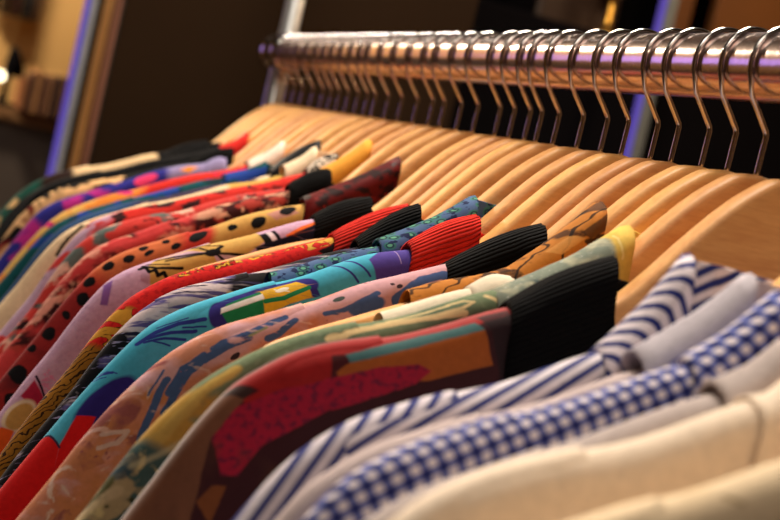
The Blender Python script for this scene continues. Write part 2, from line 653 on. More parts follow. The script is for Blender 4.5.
    def stripes(s, p, q, period, duty, e=.06):
        """Stripes that run across p -> q; period in pixels."""
        a, b = s.uv(*p), s.uv(*q)
        d = (b - a).normalized()
        pm = period * s.px(p)
        f = s.nt.m('FRACT', s.nt.m('ADD', s.nt.m('MULTIPLY', s.nt.vm('DOT_PRODUCT', s.W, (d.x, d.y, 0)), 1 / pm), 50.0 - d.dot(a) / pm))
        t = s.nt.m('ABSOLUTE', s.nt.m('SUBTRACT', f, .5))
        return s.nt.maprange(t, duty / 2 + e, duty / 2 - e, 0, 1)

    def waves(s, scale, lo, hi, dist=6.0, rot=0.0, detail=2, dscale=1.5):
        mp = s.nt.new('ShaderNodeMapping'); s.nt.put(mp.inputs[0], s.W); mp.inputs['Rotation'].default_value = (0, 0, rot)
        w = s.nt.new('ShaderNodeTexWave'); s.nt.put(w.inputs[0], mp.outputs[0])
        w.inputs['Scale'].default_value = scale; w.inputs['Distortion'].default_value = dist; w.inputs['Detail'].default_value = detail; w.inputs['Detail Scale'].default_value = dscale
        return s.nt.maprange(w.outputs['Fac'], lo, hi, 0, 1)

    def union(s, *ms):
        r = ms[0]
        for k in ms[1:]: r = s.nt.m('MAXIMUM', r, k)
        return r

    def both(s, *ms):
        r = ms[0]
        for k in ms[1:]: r = s.nt.m('MULTIPLY', r, k)
        return r

    def inv(s, k):
        return s.nt.m('SUBTRACT', 1.0, k)

    # -- painting
    def paint(s, color, *ms, k=1.0):
        f = s.union(*ms)
        if k != 1.0: f = s.nt.m('MULTIPLY', f, k)
        s.col = s.nt.mix(f, s.col, lin(color) if len(color) == 3 else color)
        return s

    def done(s, grain=.10):
        nt = s.nt
        g = nt.noise(s.obj, 260.0, 2)
        hs = nt.new('ShaderNodeHueSaturation')
        nt.put(hs.inputs['Color'], s.col)
        nt.put(hs.inputs['Value'], nt.maprange(g, .2, .8, 1 - grain, 1 + grain))
        nt.put(s.b.inputs['Base Color'], hs.outputs[0])
        s.b.inputs['Roughness'].default_value = s.rough
        s.b.inputs['Specular IOR Level'].default_value = .12
        s.b.inputs['Sheen Weight'].default_value = s.sheen
        s.b.inputs['Sheen Roughness'].default_value = .5
        bn = nt.new('ShaderNodeBump'); bn.inputs['Strength'].default_value = .35; bn.inputs['Distance'].default_value = .0015
        hgt = nt.m('ADD', nt.m('MULTIPLY', nt.noise(s.obj, 55.0, 3), .8), nt.m('MULTIPLY', nt.noise(s.obj, s.weave, 1), s.wave))
        nt.put(bn.inputs['Height'], hgt); nt.put(s.b.inputs['Normal'], bn.outputs[0])
        return s.mt


def cloth(name, y, rgb, **kw):
    return Print(name, y, rgb, **kw).done()


def rib_mat(name, rgb, rough=.9, sheen=.0, period=.0033):
    """Knitted rib: ridges that run along the arm, seen as relief and as slightly darker grooves."""
    p = Print(name, 1, rgb, rough=rough, sheen=sheen)
    nt = p.nt
    v = nt.vm('DOT_PRODUCT', p.P, (-.50, .866, 0))
    n = nt.noise(p.P, 40, 2)
    v = nt.m('ADD', v, nt.m('MULTIPLY', n, .0012))
    f = nt.m('ABSOLUTE', nt.m('SINE', nt.m('MULTIPLY', v, math.pi / period)))
    f = nt.m('POWER', f, .7)
    p.paint(tuple(c * .72 for c in rgb), nt.maprange(f, .55, .1, 0, 1))  # grooves darkened in the colour, shade of the knit's recesses
    mt = p.done(.12)
    p.b.inputs['Specular IOR Level'].default_value = .12
    bn = nt.new('ShaderNodeBump'); bn.inputs['Strength'].default_value = .9; bn.inputs['Distance'].default_value = .0016
    nt.put(bn.inputs['Height'], f); nt.put(p.b.inputs['Normal'], bn.outputs[0])
    return mt
# ================================================================== the setting
M_FLOOR = plain('dark wooden floor', (70, 48, 32), .5, 0, .2, 5)
M_CEIL = plain('dark ceiling paint', (40, 32, 26), .9)
M_WALL = plain('brown wall paint', (96, 66, 40), .85, 0, .08, 3)
M_DARK = plain('dark brown board', (42, 28, 16), .9, 0, .1, 4, spec=.05)
M_CREAM = plain('cream wall paint', (226, 178, 110), .8, 0, .06, 2)
M_BLACK = plain('black lacquer', (8, 6, 8), .8, spec=.05)


def shell(name, x0, x1, y0, y1, z0, z1, mat):
    bm = bmesh.new(); box(bm, x0, x1, y0, y1, z0, z1)
    return tag(link_bm(name, bm, mat, smooth=False), kind='structure')


shell('floor', -4.2, 2.2, -2.2, 6.2, -.1, 0, M_FLOOR)
shell('ceiling', -4.2, 2.2, -2.2, 6.2, 3.2, 3.3, M_CEIL)
shell('wall_right', 1.6, 1.7, -2.2, 6.2, 0, 3.2, M_WALL)
shell('wall_left', -4.2, -4.1, -2.2, 6.2, 0, 3.2, M_WALL)
shell('wall_far', -4.2, 2.2, 5.6, 5.7, 0, 3.2, M_CREAM)
shell('wall_near', -4.2, 2.2, -2.2, -2.1, 0, 3.2, M_WALL)

# ---- the dark board behind the rack
cup = empty('tall_screen', (0.25, 2.02, 0), 'tall dark brown screen standing behind the far end of the rail', 'screen')
bm = bmesh.new(); box(bm, -.424, .10, -.012, .012, .05, 2.60, .003)
link_bm('board', bm, M_DARK, cup, smooth=False)
bm = bmesh.new(); box(bm, -.424, .10, -.15, .15, 0, .05, .003)
link_bm('foot', bm, M_BLACK, cup, smooth=False)

# ================================================================== the rack
AXIS = RAIL_Z - RAIL_DROP
rack = empty('clothes_rack', (0, 1.0, 0), 'polished steel pipe rail on a slim post, full of wooden hangers', 'clothes rack')
bm = bmesh.new()
tube(bm, [(0, -.93, AXIS), (0, -.2, AXIS), (0, .4, AXIS), (0, .775, AXIS)], .021, 40)
link_bm('rail', bm, M_CHROME, rack); sharp(rack.children[0], 40)
M_POST = plain('brushed post steel', (205, 205, 205), .35, .9, .05)
bm = bmesh.new()
tube(bm, [(.0, .772, .03), (0, .772, 1.3), (0, .772, AXIS + .55)], .0125, 20)
link_bm('post', bm, M_POST, rack)
bm = bmesh.new(); tube(bm, [(0, -.86, .03), (0, -.86, 1.57)], .0125, 20)
link_bm('post', bm, M_POST, rack)
for yy in (.772, -.86):
    bm = bmesh.new(); box(bm, -.26, .26, yy - .02, yy + .02, 0, .03, .004)
    link_bm('foot', bm, M_POST, rack, smooth=False)
bm = bmesh.new()
tube(bm, [(0, .735, AXIS), (0, .738, AXIS), (0, .742, AXIS), (0, .758, AXIS), (0, .762, AXIS), (0, .764, AXIS)], [.0215, .0250, .0262, .0262, .0250, .0215], 32)
link_bm('clamp_ring', bm, M_STEEL, rack)
bm = bmesh.new()
tube(bm, [(0, .772, AXIS), (0, .778, AXIS), (0, .800, AXIS), (0, .812, AXIS), (0, .818, AXIS)], [.0218, .0268, .0268, .0235, .012], 32)
link_bm('end_cap', bm, M_STEEL, rack)

# ================================================================== lamps
def area(name, loc, target, size, size_y, power, rgb, spread=180):
    l = bpy.data.lights.new(name, 'AREA'); l.shape = 'RECTANGLE'
    l.size, l.size_y, l.energy, l.color = size, size_y, power, rgb
    l.spread = math.radians(spread)
    o = bpy.data.objects.new(name, l); COL.objects.link(o)
    o.location = loc
    o.rotation_euler = (Vector(target) - Vector(loc)).to_track_quat('-Z', 'Y').to_euler()
    return o


def bulb(name, loc, power, rgb, r=.04):
    l = bpy.data.lights.new(name, 'POINT'); l.energy, l.color, l.shadow_soft_size = power, rgb, r
    o = bpy.data.objects.new(name, l); COL.objects.link(o); o.location = loc
    return o


WARM = (1.0, .74, .46)
for px_, py_ in ((-.15, 1.15), (.30, 1.75)):
    area('ceiling_spot_light', (px_, py_, 3.1), (-.1, 1.05, 1.5), .32, .32, 34, (1.0, .89, .75))
area('front_fill_light', (-.7, -.7, 2.9), (.0, .8, 1.6), .7, .7, 11, (1.0, .89, .75))  # unseen fill, added behind the camera to lift the near faces
bulb('spot_lamp', (1.25, 2.0, 2.4), 14, WARM, .05)
bulb('spot_lamp', (1.0, .9, 2.7), 10, WARM, .05)
bulb('shop_fill_lamp', (-.1, 4.75, 2.75), 75, (1.0, .85, .64), .1)  # unseen, added to brighten the far wall behind the boards
bulb('shop_fill_lamp', (-1.1, 3.9, 2.7), 150, (1.0, .85, .64), .1)  # unseen too, added to light the counter and the wall
area('violet_strip_light', (-2.0, 3.9, 1.82), (0, 1.0, 1.6), .9, .7, 3.2, (.35, .25, 1.0))

w = bpy.data.worlds.new('world'); S.world = w; w.use_nodes = True
w.node_tree.nodes['Background'].inputs[0].default_value = (.05, .035, .025, 1)
w.node_tree.nodes['Background'].inputs[1].default_value = .25

# ================================================================== hangers and garments
HY = [.6617, .6992, .7326, .7571, .7950, .8043, .8334, .8608, .8881, .9264, .9657, .9953, 1.0134, 1.0455, 1.0733, 1.1195, 1.1564, 1.1955, 1.2153, 1.2435, 1.2782, 1.3061, 1.3380, 1.3744, 1.4094, 1.4527, 1.4736, 1.5058, 1.5355, 1.5663, 1.6063, 1.6482, 1.685, 1.718]
def hang(y, what, dy=0):
    place_hanger(y, what, 'wooden hangers on the rail')


# ---- cream shirt nearest to the camera
y = .388
p = Print('cream cotton', y, (232, 212, 188)); cream = p.done()
hang(y, 'wooden hanger inside the cream shirt nearest the camera')
p = Print('ivory cotton', y, (226, 202, 168))
p.paint((150, 122, 84), p.seg((735, 488), (745, 500), 7, 1.5), k=.7)
p.paint((206, 176, 128), p.noise(40, .5, .7, stretch=(1, .3)), k=.5)
garment('shirt', 'ivory shirt at the very front of the rail, cut off by the bottom right corner', 'shirt', y, [p.done()] * 3, 1.0, dz=0, collar='fold')
y = .443
hang(y, 'wooden hanger inside the cream shirt in front of the pale grey one')
p = Print('cream poplin', y, (232, 212, 190))
m = p.done()
garment('shirt', 'plain cream shirt with smooth shoulder, second from the front of the rail', 'shirt', y, [m] * 3, 2.0, dz=(0, -.005), collar='fold', ck=dict(a_rim=0.140, d_rim=0.157, a_seam=0.158, d_seam=0.167))
y = .471
hang(y, 'wooden hanger inside the pale grey shirt next to the gingham one')
m = cloth('pale grey poplin', y, (180, 166, 162))
garment('shirt', 'plain pale grey shirt between the blue gingham shirt and the cream shirt', 'shirt', y, [m] * 3, 3.0, dz=(.004, .008), collar='fold', ck=dict(a_rim=0.126, d_rim=0.145, a_seam=0.155, d_seam=0.167))
# ---- gingham
y = .503
hang(y, 'wooden hanger inside the blue gingham shirt')


def gingham(name, y, p0, p1, per, rot=None):
    p = Print(name, y, (222, 208, 212))
    a = p.stripes(p0, p1, per, .5, .07)
    q0 = (p0[0], p0[1]); d = (p1[0] - p0[0], p1[1] - p0[1])
    b = p.stripes(p0, (p0[0] - d[1], p0[1] + d[0]), per, .5, .07)
    nt = p.nt
    s = nt.m('MULTIPLY', nt.m('ADD', a, b), .5)
    p.col = nt.ramp(s, [(0.0, lin((238, 226, 226))), (.5, lin((96, 104, 168))), (1.0, lin((22, 28, 92)))])
    return p.done()


gb = gingham('blue gingham shoulder', y, (500, 430), (590, 402), 17.5)
gc = gingham('blue gingham collar', y, (690, 350), (740, 322), 17.5)
garment('shirt', 'blue and white gingham checked shirt with checked collar', 'shirt', y, [gb, gb, gc], 4.0, dz=0, collar='fold', ck=dict(a_rim=0.111, d_rim=0.127, a_seam=0.150, d_seam=0.163))
y = .531
hang(y, 'wooden hanger inside the plain lavender grey shirt between stripes and gingham')
m = cloth('lavender grey poplin', y, (190, 172, 170))
m2 = cloth('light blue grey collar', y, (182, 174, 182))
garment('shirt', 'plain lavender grey shirt between the blue striped and the gingham shirt', 'shirt', y, [m, m, m2], 5.0, dz=0.009, collar='fold', ck=dict(a_rim=0.108, d_rim=0.123, a_seam=0.157, d_seam=0.167))
# ---- stripes
y = .560
hang(y, 'wooden hanger inside the blue and white striped shirt')
p = Print('blue striped cotton shoulder', y, (222, 212, 218))
p.paint((38, 48, 116), p.stripes((470, 380), (479, 397), 17, .44))
sb = p.done()
p = Print('blue striped cotton sleeve', y, (214, 204, 212))
p.paint((38, 48, 116), p.stripes((280, 440), (293, 449), 17, .42))
ss = p.done()
p = Print('blue striped collar', y, (228, 216, 222))
p.paint((34, 44, 112), p.stripes((620, 350), (640, 339), 16.5, .42))
sc = p.done()
p = Print('blue striped collar inside', y, (222, 212, 218))
p.paint((38, 48, 112), p.stripes((700, 262), (706, 284), 15, .5))
si = p.done()
garment('shirt', 'white shirt with navy blue stripes and stiff striped collar', 'shirt', y, [sb, ss, sc, si], 6.0, dz=0.005, collar='fold', ck=dict(a_rim=0.123, d_rim=0.121, a_seam=0.158, d_seam=0.173))

# ---- patchwork top with wide black band
y = .6617
hang(y, 'wooden hanger with the broad pale face showing, in the top with the widest black neckband')
rib_black = rib_mat('black ribbed knit', (9, 8, 9))


def patch(name, y):
    p = Print(name, y, (58, 20, 24), warp=.0015, wscale=60, sheen=.4)
    p.paint((160, 26, 24), p.poly((226, 372), (300, 336), (400, 316), (520, 282), (525, 306), (400, 345), (330, 380), (250, 402)))
    p.paint((34, 20, 24), p.poly((334, 352), (350, 350), (352, 372), (330, 380)), p.poly((484, 306), (515, 300), (522, 372), (500, 380), (492, 330)), k=.85)
    p.paint((72, 112, 112), p.poly((347, 350), (400, 334), (480, 316), (486, 328), (430, 345), (350, 362)))
    p.paint((166, 84, 30), p.poly((336, 371), (350, 361), (486, 328), (492, 364), (430, 380), (345, 388)))
    p.paint((166, 84, 30), p.poly((512, 350), (520, 346), (524, 364), (516, 368)))
    fuzz = p.poly((214, 432), (240, 402), (282, 388), (340, 378), (330, 410), (262, 446), (236, 476), (222, 474))
    fuzz2 = p.poly((325, 378), (380, 366), (420, 364), (432, 370), (415, 384), (330, 412))
    p.paint((168, 22, 50), fuzz, fuzz2)
    p.paint((70, 20, 50), p.both(p.union(fuzz, fuzz2), p.noise(260, .5, .62, 2)), k=.7)
    p.paint((120, 74, 50), p.poly((40, 560), (112, 462), (180, 388), (228, 364), (256, 384), (214, 432), (150, 505), (110, 550)), p.poly((214, 432), (184, 540), (90, 560), (170, 430)))
    p.paint((34, 20, 24), p.poly((230, 382), (244, 372), (262, 386), (246, 394)), k=.85)
    p.paint((88, 52, 34), p.both(p.half((200, 420), (230, 440), 4), p.noise(26, .52, .66, 2, stretch=(1.4, .5))), k=.5)
    p.paint((150, 84, 36), p.poly((196, 500), (212, 484), (226, 486), (208, 524)), k=.6)
    return p.done()


pm = patch('patchwork velvet', y)
garment('sweatshirt', 'dark patchwork top in red, teal, rust and crimson with wide black neckband', 'sweatshirt', y, [pm, pm, rib_black], 7.0, out=.003, dz=(.002, -.004), ck=dict(a_rim=0.102, d_rim=0.133, a_seam=0.158, d_seam=0.169))

# ---- green sparkly print
y = .6992
hang(y, 'wooden hanger inside the green printed shirt with the yellow edged collar')


def green(name, y):
    p = Print(name, y, (108, 122, 92), warp=.002, wscale=60)
    p.paint((140, 148, 120), p.noise(300, .55, .7, 2), k=.5)
    p.paint((80, 96, 78), p.noise(30, .5, .65, 3), k=.7)
    must = p.half((196, 372), (240, 410), 10)
    p.paint((184, 142, 66), p.both(must, p.noise(38, .40, .52, 3, seed=3)))
    p.paint((196, 160, 84), p.path([(156, 440), (175, 420), (205, 385), (240, 362)], 13, 2))
    fl = p.half((130, 415), (180, 462), 6)
    p.paint((172, 150, 112), fl)
    p.paint((70, 92, 90), p.both(fl, p.noise(48, .47, .53, 4, dist=.8, seed=5)))
    p.paint((206, 184, 130), p.both(fl, p.noise(60, .58, .62, 4, dist=.6, seed=15)))
    p.paint((60, 60, 34), p.both(fl, p.noise(75, .62, .66, 3, seed=17)))
    p.paint((54, 72, 84), p.ell((128, 458), (142, 446), (136, 468)), k=.8)
    p.paint((88, 84, 50), p.ell((100, 470), (114, 462), (106, 482), ring=.3), p.ell((92, 482), (102, 478), (96, 490)))
    p.paint((202, 176, 138), p.path([(66, 520), (90, 500), (120, 486)], 12, 2), k=.8)
    p.paint((198, 186, 148), p.path([(198, 432), (160, 452), (135, 462)], 6, 2), k=.6)
    sw = p.union(p.path([(336, 338), (352, 326), (385, 318), (430, 313), (465, 311)], 9), p.ell((338, 333), (348, 329), (342, 340)),
                 p.path([(395, 312), (430, 303), (455, 297)], 3), p.path([(442, 309), (466, 304), (478, 296), (470, 292), (455, 295)], 3.5), p.path([(492, 288), (500, 298)], 5))
    p.paint((208, 182, 132), sw)
    return p.done()


gm = green('green and mustard print', y)
p = Print('grey green speckled collar', y, (128, 136, 122), warp=.002)
p.paint((176, 172, 146), p.noise(60, .48, .6, 3))
p.paint((86, 98, 96), p.noise(45, .58, .66, 3, seed=4))
p.paint((222, 220, 210), p.noise(420, .68, .74, 1), k=.8)
p.paint((214, 178, 84), p.half((611, 268), (619, 222), 2))
p.paint((232, 206, 130), p.path([(624, 222), (618, 262)], 2))
gcol = p.done()
garment('shirt', 'green and mustard printed shirt with grey green collar edged in yellow', 'shirt', y, [gm, gm, gcol], 8.0, out=.012, dz=0, collar='fold',
        ck=dict(a_rim=.076, d_rim=.115, a_seam=.150, d_seam=.167))

# ---- white shirt, orange collar shirt
y = .7300
hang(y, 'wooden hanger inside the plain white top beside the orange collared shirt')
m = cloth('white jersey', y, (226, 210, 186))
garment('t_shirt', 'plain off white top showing only a pale shoulder between two prints', 't-shirt', y, [m] * 3, 9.0, A=.20, dz=0.004,
        ck=dict(a_rim=.125, d_rim=.160, a_seam=.150, d_seam=.171))
y = .7590
hang(y, 'wooden hanger inside the rust coloured shirt with dark scribbled collar')
p = Print('rust print with dark twigs', y, (186, 116, 46), warp=.003, wscale=50)
p.paint((88, 52, 24), p.noise(55, .56, .64, 3, seed=2))
p.paint((30, 20, 14), p.waves(26, .90, .96, 8, .6), k=.9)
p.paint((214, 150, 80), p.poly((548, 246), (572, 232), (584, 240), (560, 256)), k=.8)
p.paint((60, 38, 24), p.poly((580, 232), (612, 212), (612, 226), (588, 242)), k=.85)
p.paint((34, 24, 16), p.poly((486, 268), (520, 258), (524, 274), (492, 284)), k=.6)
m = p.done()
garment('shirt', 'rust orange shirt with dark twig print and brown tipped collar', 'shirt', y, [m] * 3, 10.0, A=.175, dz=0.004, collar='fold',
        ck=dict(a_rim=.063, d_rim=.105, a_seam=.128, d_seam=.169))

# ---- pink and blue brush print
y = .7950
hang(y, 'wooden hanger inside the pink sweatshirt with blue brush marks')


def pink(name, y):
    p = Print(name, y, (204, 156, 164), warp=.0022, wscale=55)
    p.paint((190, 126, 96), p.noise(26, .54, .66, 3, seed=1), k=.35)
    edge = p.half((306, 300), (210, 350), 6)
    p.paint((196, 116, 72), p.both(p.inv(p.half((340, 300), (150, 395), 5)), p.half((316, 270), (330, 330), 14), p.noise(60, .3, .5, 3)), k=.8)
    p.paint((196, 122, 84), p.both(edge, p.noise(30, .42, .56, 3, seed=6)), k=.8)
    p.paint((214, 172, 152), p.both(edge, p.noise(42, .58, .62, 4, seed=9)))
    p.paint((150, 84, 84), p.ell((120, 412), (140, 396), (128, 424)), p.poly((78, 452), (92, 434), (104, 462), (84, 470)), p.noise(34, .66, .70, 3, seed=14))
    lowp = p.half((150, 380), (196, 418), 8)
    p.paint((192, 122, 82), p.both(lowp, p.noise(34, .40, .54, 4, seed=21)))
    p.paint((140, 78, 80), p.both(lowp, p.noise(40, .56, .60, 4, seed=23, dist=.6)), k=.85)
    p.paint((216, 184, 168), p.both(lowp, p.noise(56, .58, .63, 4, seed=27, dist=1.0, stretch=(1, .6))), k=.85)
    p.paint((206, 176, 168), p.path([(100, 446), (118, 442), (128, 430), (104, 430)], 5), k=.8)
    blue = p.union(p.path([(446, 272), (425, 276), (408, 290), (396, 301)], 11), p.path([(432, 290), (445, 280)], 6),
                   p.path([(378, 292), (355, 305), (336, 312), (326, 313)], 6), p.path([(376, 296), (372, 303)], 4), p.ell((366, 306), (384, 300), (370, 314)),
                   p.path([(296, 318), (280, 332), (268, 337)], 7), p.path([(288, 312), (258, 326), (232, 336), (214, 346)], 7),
                   p.path([(250, 336), (226, 346), (206, 360)], 6), p.path([(230, 340), (200, 362), (182, 378)], 8), p.path([(205, 352), (184, 366), (170, 392)], 7),
                   p.path([(196, 362), (176, 392), (164, 412)], 8), p.path([(168, 378), (156, 400), (146, 424), (140, 440)], 8), p.path([(166, 366), (150, 392)], 2.5))
    p.paint((70, 92, 140), p.both(blue, p.inv(p.noise(120, .60, .68, 3, stretch=(.4, 1), rot=.5))))
    p.paint((40, 54, 98), p.both(blue, p.noise(90, .60, .68, 3, seed=8)), k=.5)
    p.paint((222, 184, 174), p.noise(95, .62, .67, 3, seed=31, stretch=(.5, 1.4), rot=.5), k=.6)
    p.paint((150, 80, 90), p.noise(150, .70, .74, 2, seed=33), k=.7)
    p.paint((150, 150, 92), p.path([(268, 324), (250, 333)], 3), k=.7)
    p.paint((70, 78, 76), p.ell((342, 294), (348, 292), (343, 297)))
    p.paint((60, 44, 50), p.ell((401, 284), (404, 283), (401, 287)), p.ell((395, 280), (397, 280), (395, 282)), p.ell((234, 356), (239, 353), (235, 359)))
    return p.done()


m = pink('pink print with blue brush marks', y)
garment('sweatshirt', 'pink and peach sweatshirt with blue brush marks and black ribbed neckband', 'sweatshirt', y, [m, m, rib_black], 11.0, out=.013, dz=(.002, .009), ck=dict(a_rim=0.080, d_rim=0.127, a_seam=0.140, d_seam=0.165))

hang(.8210, 'bare wooden hanger between the pink brush print sweatshirt and the turquoise one')
# ---- turquoise sweatshirt
y = .8600
hang(y, 'wooden hanger inside the turquoise sweatshirt with red neckband')
NAVY = (50, 46, 124)


def turq(name, y):
    p = Print(name, y, (66, 164, 192), warp=.0006, wscale=60)
    p.paint((84, 176, 204), p.noise(20, .45, .65, 2), k=.6)
    p.paint((78, 62, 142), p.poly((372, 254), (392, 234), (420, 222), (426, 268), (396, 280), (376, 280)))
    p.paint((78, 62, 142), p.ell((384, 256), (374, 258), (386, 246)))
    p.paint((176, 150, 190), p.path([(402, 240), (402, 262)], .8))
    # crest
    o = p.union(p.poly((222, 296), (262, 281), (300, 271), (312, 276), (320, 296), (300, 300), (218, 330), (210, 310)), p.ell((220, 312), (209, 312), (222, 296)), p.ell((304, 284), (319, 284), (306, 270)))
    p.paint(NAVY, o)
    p.paint((34, 132, 84), p.poly((228, 301), (264, 286), (266, 312), (230, 327), (222, 313)))
    p.paint((224, 176, 48), p.poly((263, 286), (283, 280), (300, 275), (308, 282), (312, 297), (290, 303), (265, 315)))
    p.paint((236, 238, 236), p.poly((222, 306), (264, 290), (265, 297), (221, 313)))
    p.paint((34, 132, 84), p.path([(266, 300), (284, 297), (309, 286)], 5.5))
    p.paint((236, 228, 206), p.ell((284, 286), (291, 284), (284, 289)), p.path([(277, 285), (290, 289)], 1.6))
    # brush lines
    p.paint(NAVY, p.path([(338, 250), (346, 262), (358, 282)], 2.4), p.path([(352, 246), (360, 258), (370, 276)], 2.4))
    p.paint((44, 58, 140), p.path([(205, 318), (180, 320), (158, 328), (140, 338)], 5), p.path([(196, 330), (172, 330), (150, 334)], 4), p.path([(186, 338), (166, 336), (146, 338)], 3),
            p.path([(170, 344), (154, 338)], 2), p.path([(206, 326), (184, 325)], 2), p.path([(190, 314), (160, 322)], 1.5))
    p.paint((44, 58, 140), p.path([(102, 365), (114, 368)], 3.5), p.path([(106, 362), (118, 370)], 1.5), p.path([(100, 370), (108, 372)], 1.5))
    p.paint((44, 38, 116), p.ell((106, 402), (136, 378), (116, 416)))
    # cuff side: red panel with a dark piped edge
    c = p.half((86, 420), (50, 398), .8)
    c = p.half((84, 424), (40, 424), .8)
    red = p.both(p.inv(p.half((44, 418), (62, 452), .8)), p.half((100, 400), (0, 442), .8))
    p.paint((206, 28, 30), p.poly((-80, 620), (-60, 500), (47, 415), (60, 446), (20, 620)), p.poly((60, 443), (78, 412), (96, 416), (20, 600)))
    p.paint((54, 42, 70), p.path([(47, 416), (60, 446)], 2.2))
    p.paint((222, 196, 176), p.path([(-10, 478), (34, 430), (46, 416)], 6, 1))
    return p.done()


m = turq('turquoise jersey with crest', y)
rib_red = rib_mat('red ribbed knit', (214, 44, 34))
garment('sweatshirt', 'turquoise sweatshirt with green and yellow crest and bright red ribbed neckband', 'sweatshirt', y, [m, m, rib_red], 12.0, out=.012, dz=(.001, .005), ck=dict(a_rim=0.096, d_rim=0.132, a_seam=0.140, d_seam=0.160))
# ---- paisley
y = .8900
hang(y, 'wooden hanger inside the blue paisley shirt')
p = Print('blue paisley cotton', y, (74, 98, 138), warp=.002)
p.paint((60, 120, 110), p.cells(95, .38, .05))
p.paint((28, 36, 66), p.cells(95, .26, .04))
p.paint((96, 160, 130), p.cells(95, .16, .04))
p.paint((30, 40, 76), p.noise(140, .56, .6, 2))
m = p.done()
garment('shirt', 'blue and green paisley shirt with pointed collar', 'shirt', y, [m] * 3, 13.0, A=.22, dz=0.001, collar='fold', ck=dict(a_rim=.088, d_rim=.120, a_seam=.150, d_seam=.163))

# ---- black brush print
y = .9264
hang(y, 'wooden hanger inside the black and cream brush print sweatshirt')


def brush(name, y):
    p = Print(name, y, (196, 176, 178), warp=.002)
    st = dict(stretch=(.25, 1.6), rot=.55)
    p.paint((92, 80, 128), p.noise(60, .47, .52, 4, seed=2, **st))
    p.paint((38, 34, 56), p.noise(70, .57, .61, 4, seed=7, **st))
    bl = p.union(p.half((225, 290), (262, 250), 3), p.half((150, 330), (120, 300), 3))
    bl = p.inv(p.half((250, 240), (225, 300), 3))
    p.paint((26, 22, 24), p.both(bl, p.noise(40, .38, .48, 4, seed=3, **st)))
    p.paint((206, 180, 110), p.both(bl, p.noise(80, .64, .68, 4, seed=5, **st)))
    p.paint((74, 140, 160), p.both(bl, p.noise(50, .68, .72, 3, seed=11, **st)))
    low = p.half((118, 318), (152, 345), 3)
    p.paint((24, 22, 26), p.both(low, p.noise(50, .35, .45, 3, seed=5)))
    p.paint((150, 140, 170), p.both(low, p.noise(200, .60, .66, 3, seed=6, stretch=(.4, 1.5), rot=1.2)))
    return p.done()


m = brush('black and cream brush print', y)
garment('sweatshirt', 'black, cream and violet brush stroke sweatshirt with black ribbed neckband', 'sweatshirt', y, [m, m, rib_black], 14.0, dz=0.007, ck=dict(a_rim=0.112, d_rim=0.135, a_seam=0.152, d_seam=0.169))
# ---- red baroque
y = .9657
hang(y, 'wooden hanger inside the red sweatshirt with gold scrolls')


def baroque(name, y):
    p = Print(name, y, (206, 32, 30), warp=.003, wscale=60)
    p.paint((160, 16, 22), p.noise(260, .52, .62, 2), k=.6)
    g = p.half((112, 288), (150, 318), 3)
    gold = p.both(g, p.noise(55, .47, .49, 2, dist=1.2, seed=4))
    p.paint((60, 26, 14), p.both(g, p.noise(55, .45, .47, 2, dist=1.2, seed=4)))
    p.paint((204, 142, 46), gold)
    low = p.half((84, 330), (124, 362), 4)
    p.paint((160, 104, 34), p.both(low, p.inv(p.poly((84, 400), (130, 330), (150, 350), (100, 400)))))
    p.paint((54, 32, 16), p.both(low, p.waves(70, .80, .9, 9, .9)))
    sc = p.union(p.noise(62, .47, .49, 2, dist=2.0, seed=12))
    ch = p.poly((176, 264), (250, 244), (300, 232), (302, 240), (250, 254), (180, 272))
    p.paint((60, 30, 16), p.both(ch, p.noise(150, .45, .5, 2, dist=1, seed=9)))
    p.paint((216, 160, 44), p.both(ch, p.noise(150, .53, .56, 2, dist=1, seed=9)))
    fl = p.poly((304, 238), (340, 226), (346, 238), (310, 248))
    p.paint((210, 160, 62), p.both(fl, p.noise(130, .44, .48, 2, dist=1, seed=2)))
    p.paint((60, 26, 14), p.both(fl, p.noise(130, .40, .43, 2, dist=1, seed=2), p.inv(p.noise(130, .44, .47, 2, dist=1, seed=2))))
    p.paint((28, 14, 16), p.poly((318, 250), (340, 238), (362, 232), (364, 246), (330, 258)))
    return p.done()


m = baroque('red knit with gold scrolls', y)
garment('sweatshirt', 'red sweatshirt with gold baroque scrolls on the sleeve and red ribbed neckband', 'sweatshirt', y, [m, m, rib_red], 15.0, dz=0.004, ck=dict(a_rim=0.104, d_rim=0.138, a_seam=0.157, d_seam=0.171))

hang(.9953, 'bare wooden hanger just behind the red sweatshirt with gold scrolls')
hang(1.0160, 'bare wooden hanger just in front of the lavender and tan sweatshirt')
# ---- lavender and tan
y = 1.0455
hang(y, 'wooden hanger inside the lavender and tan sweatshirt')


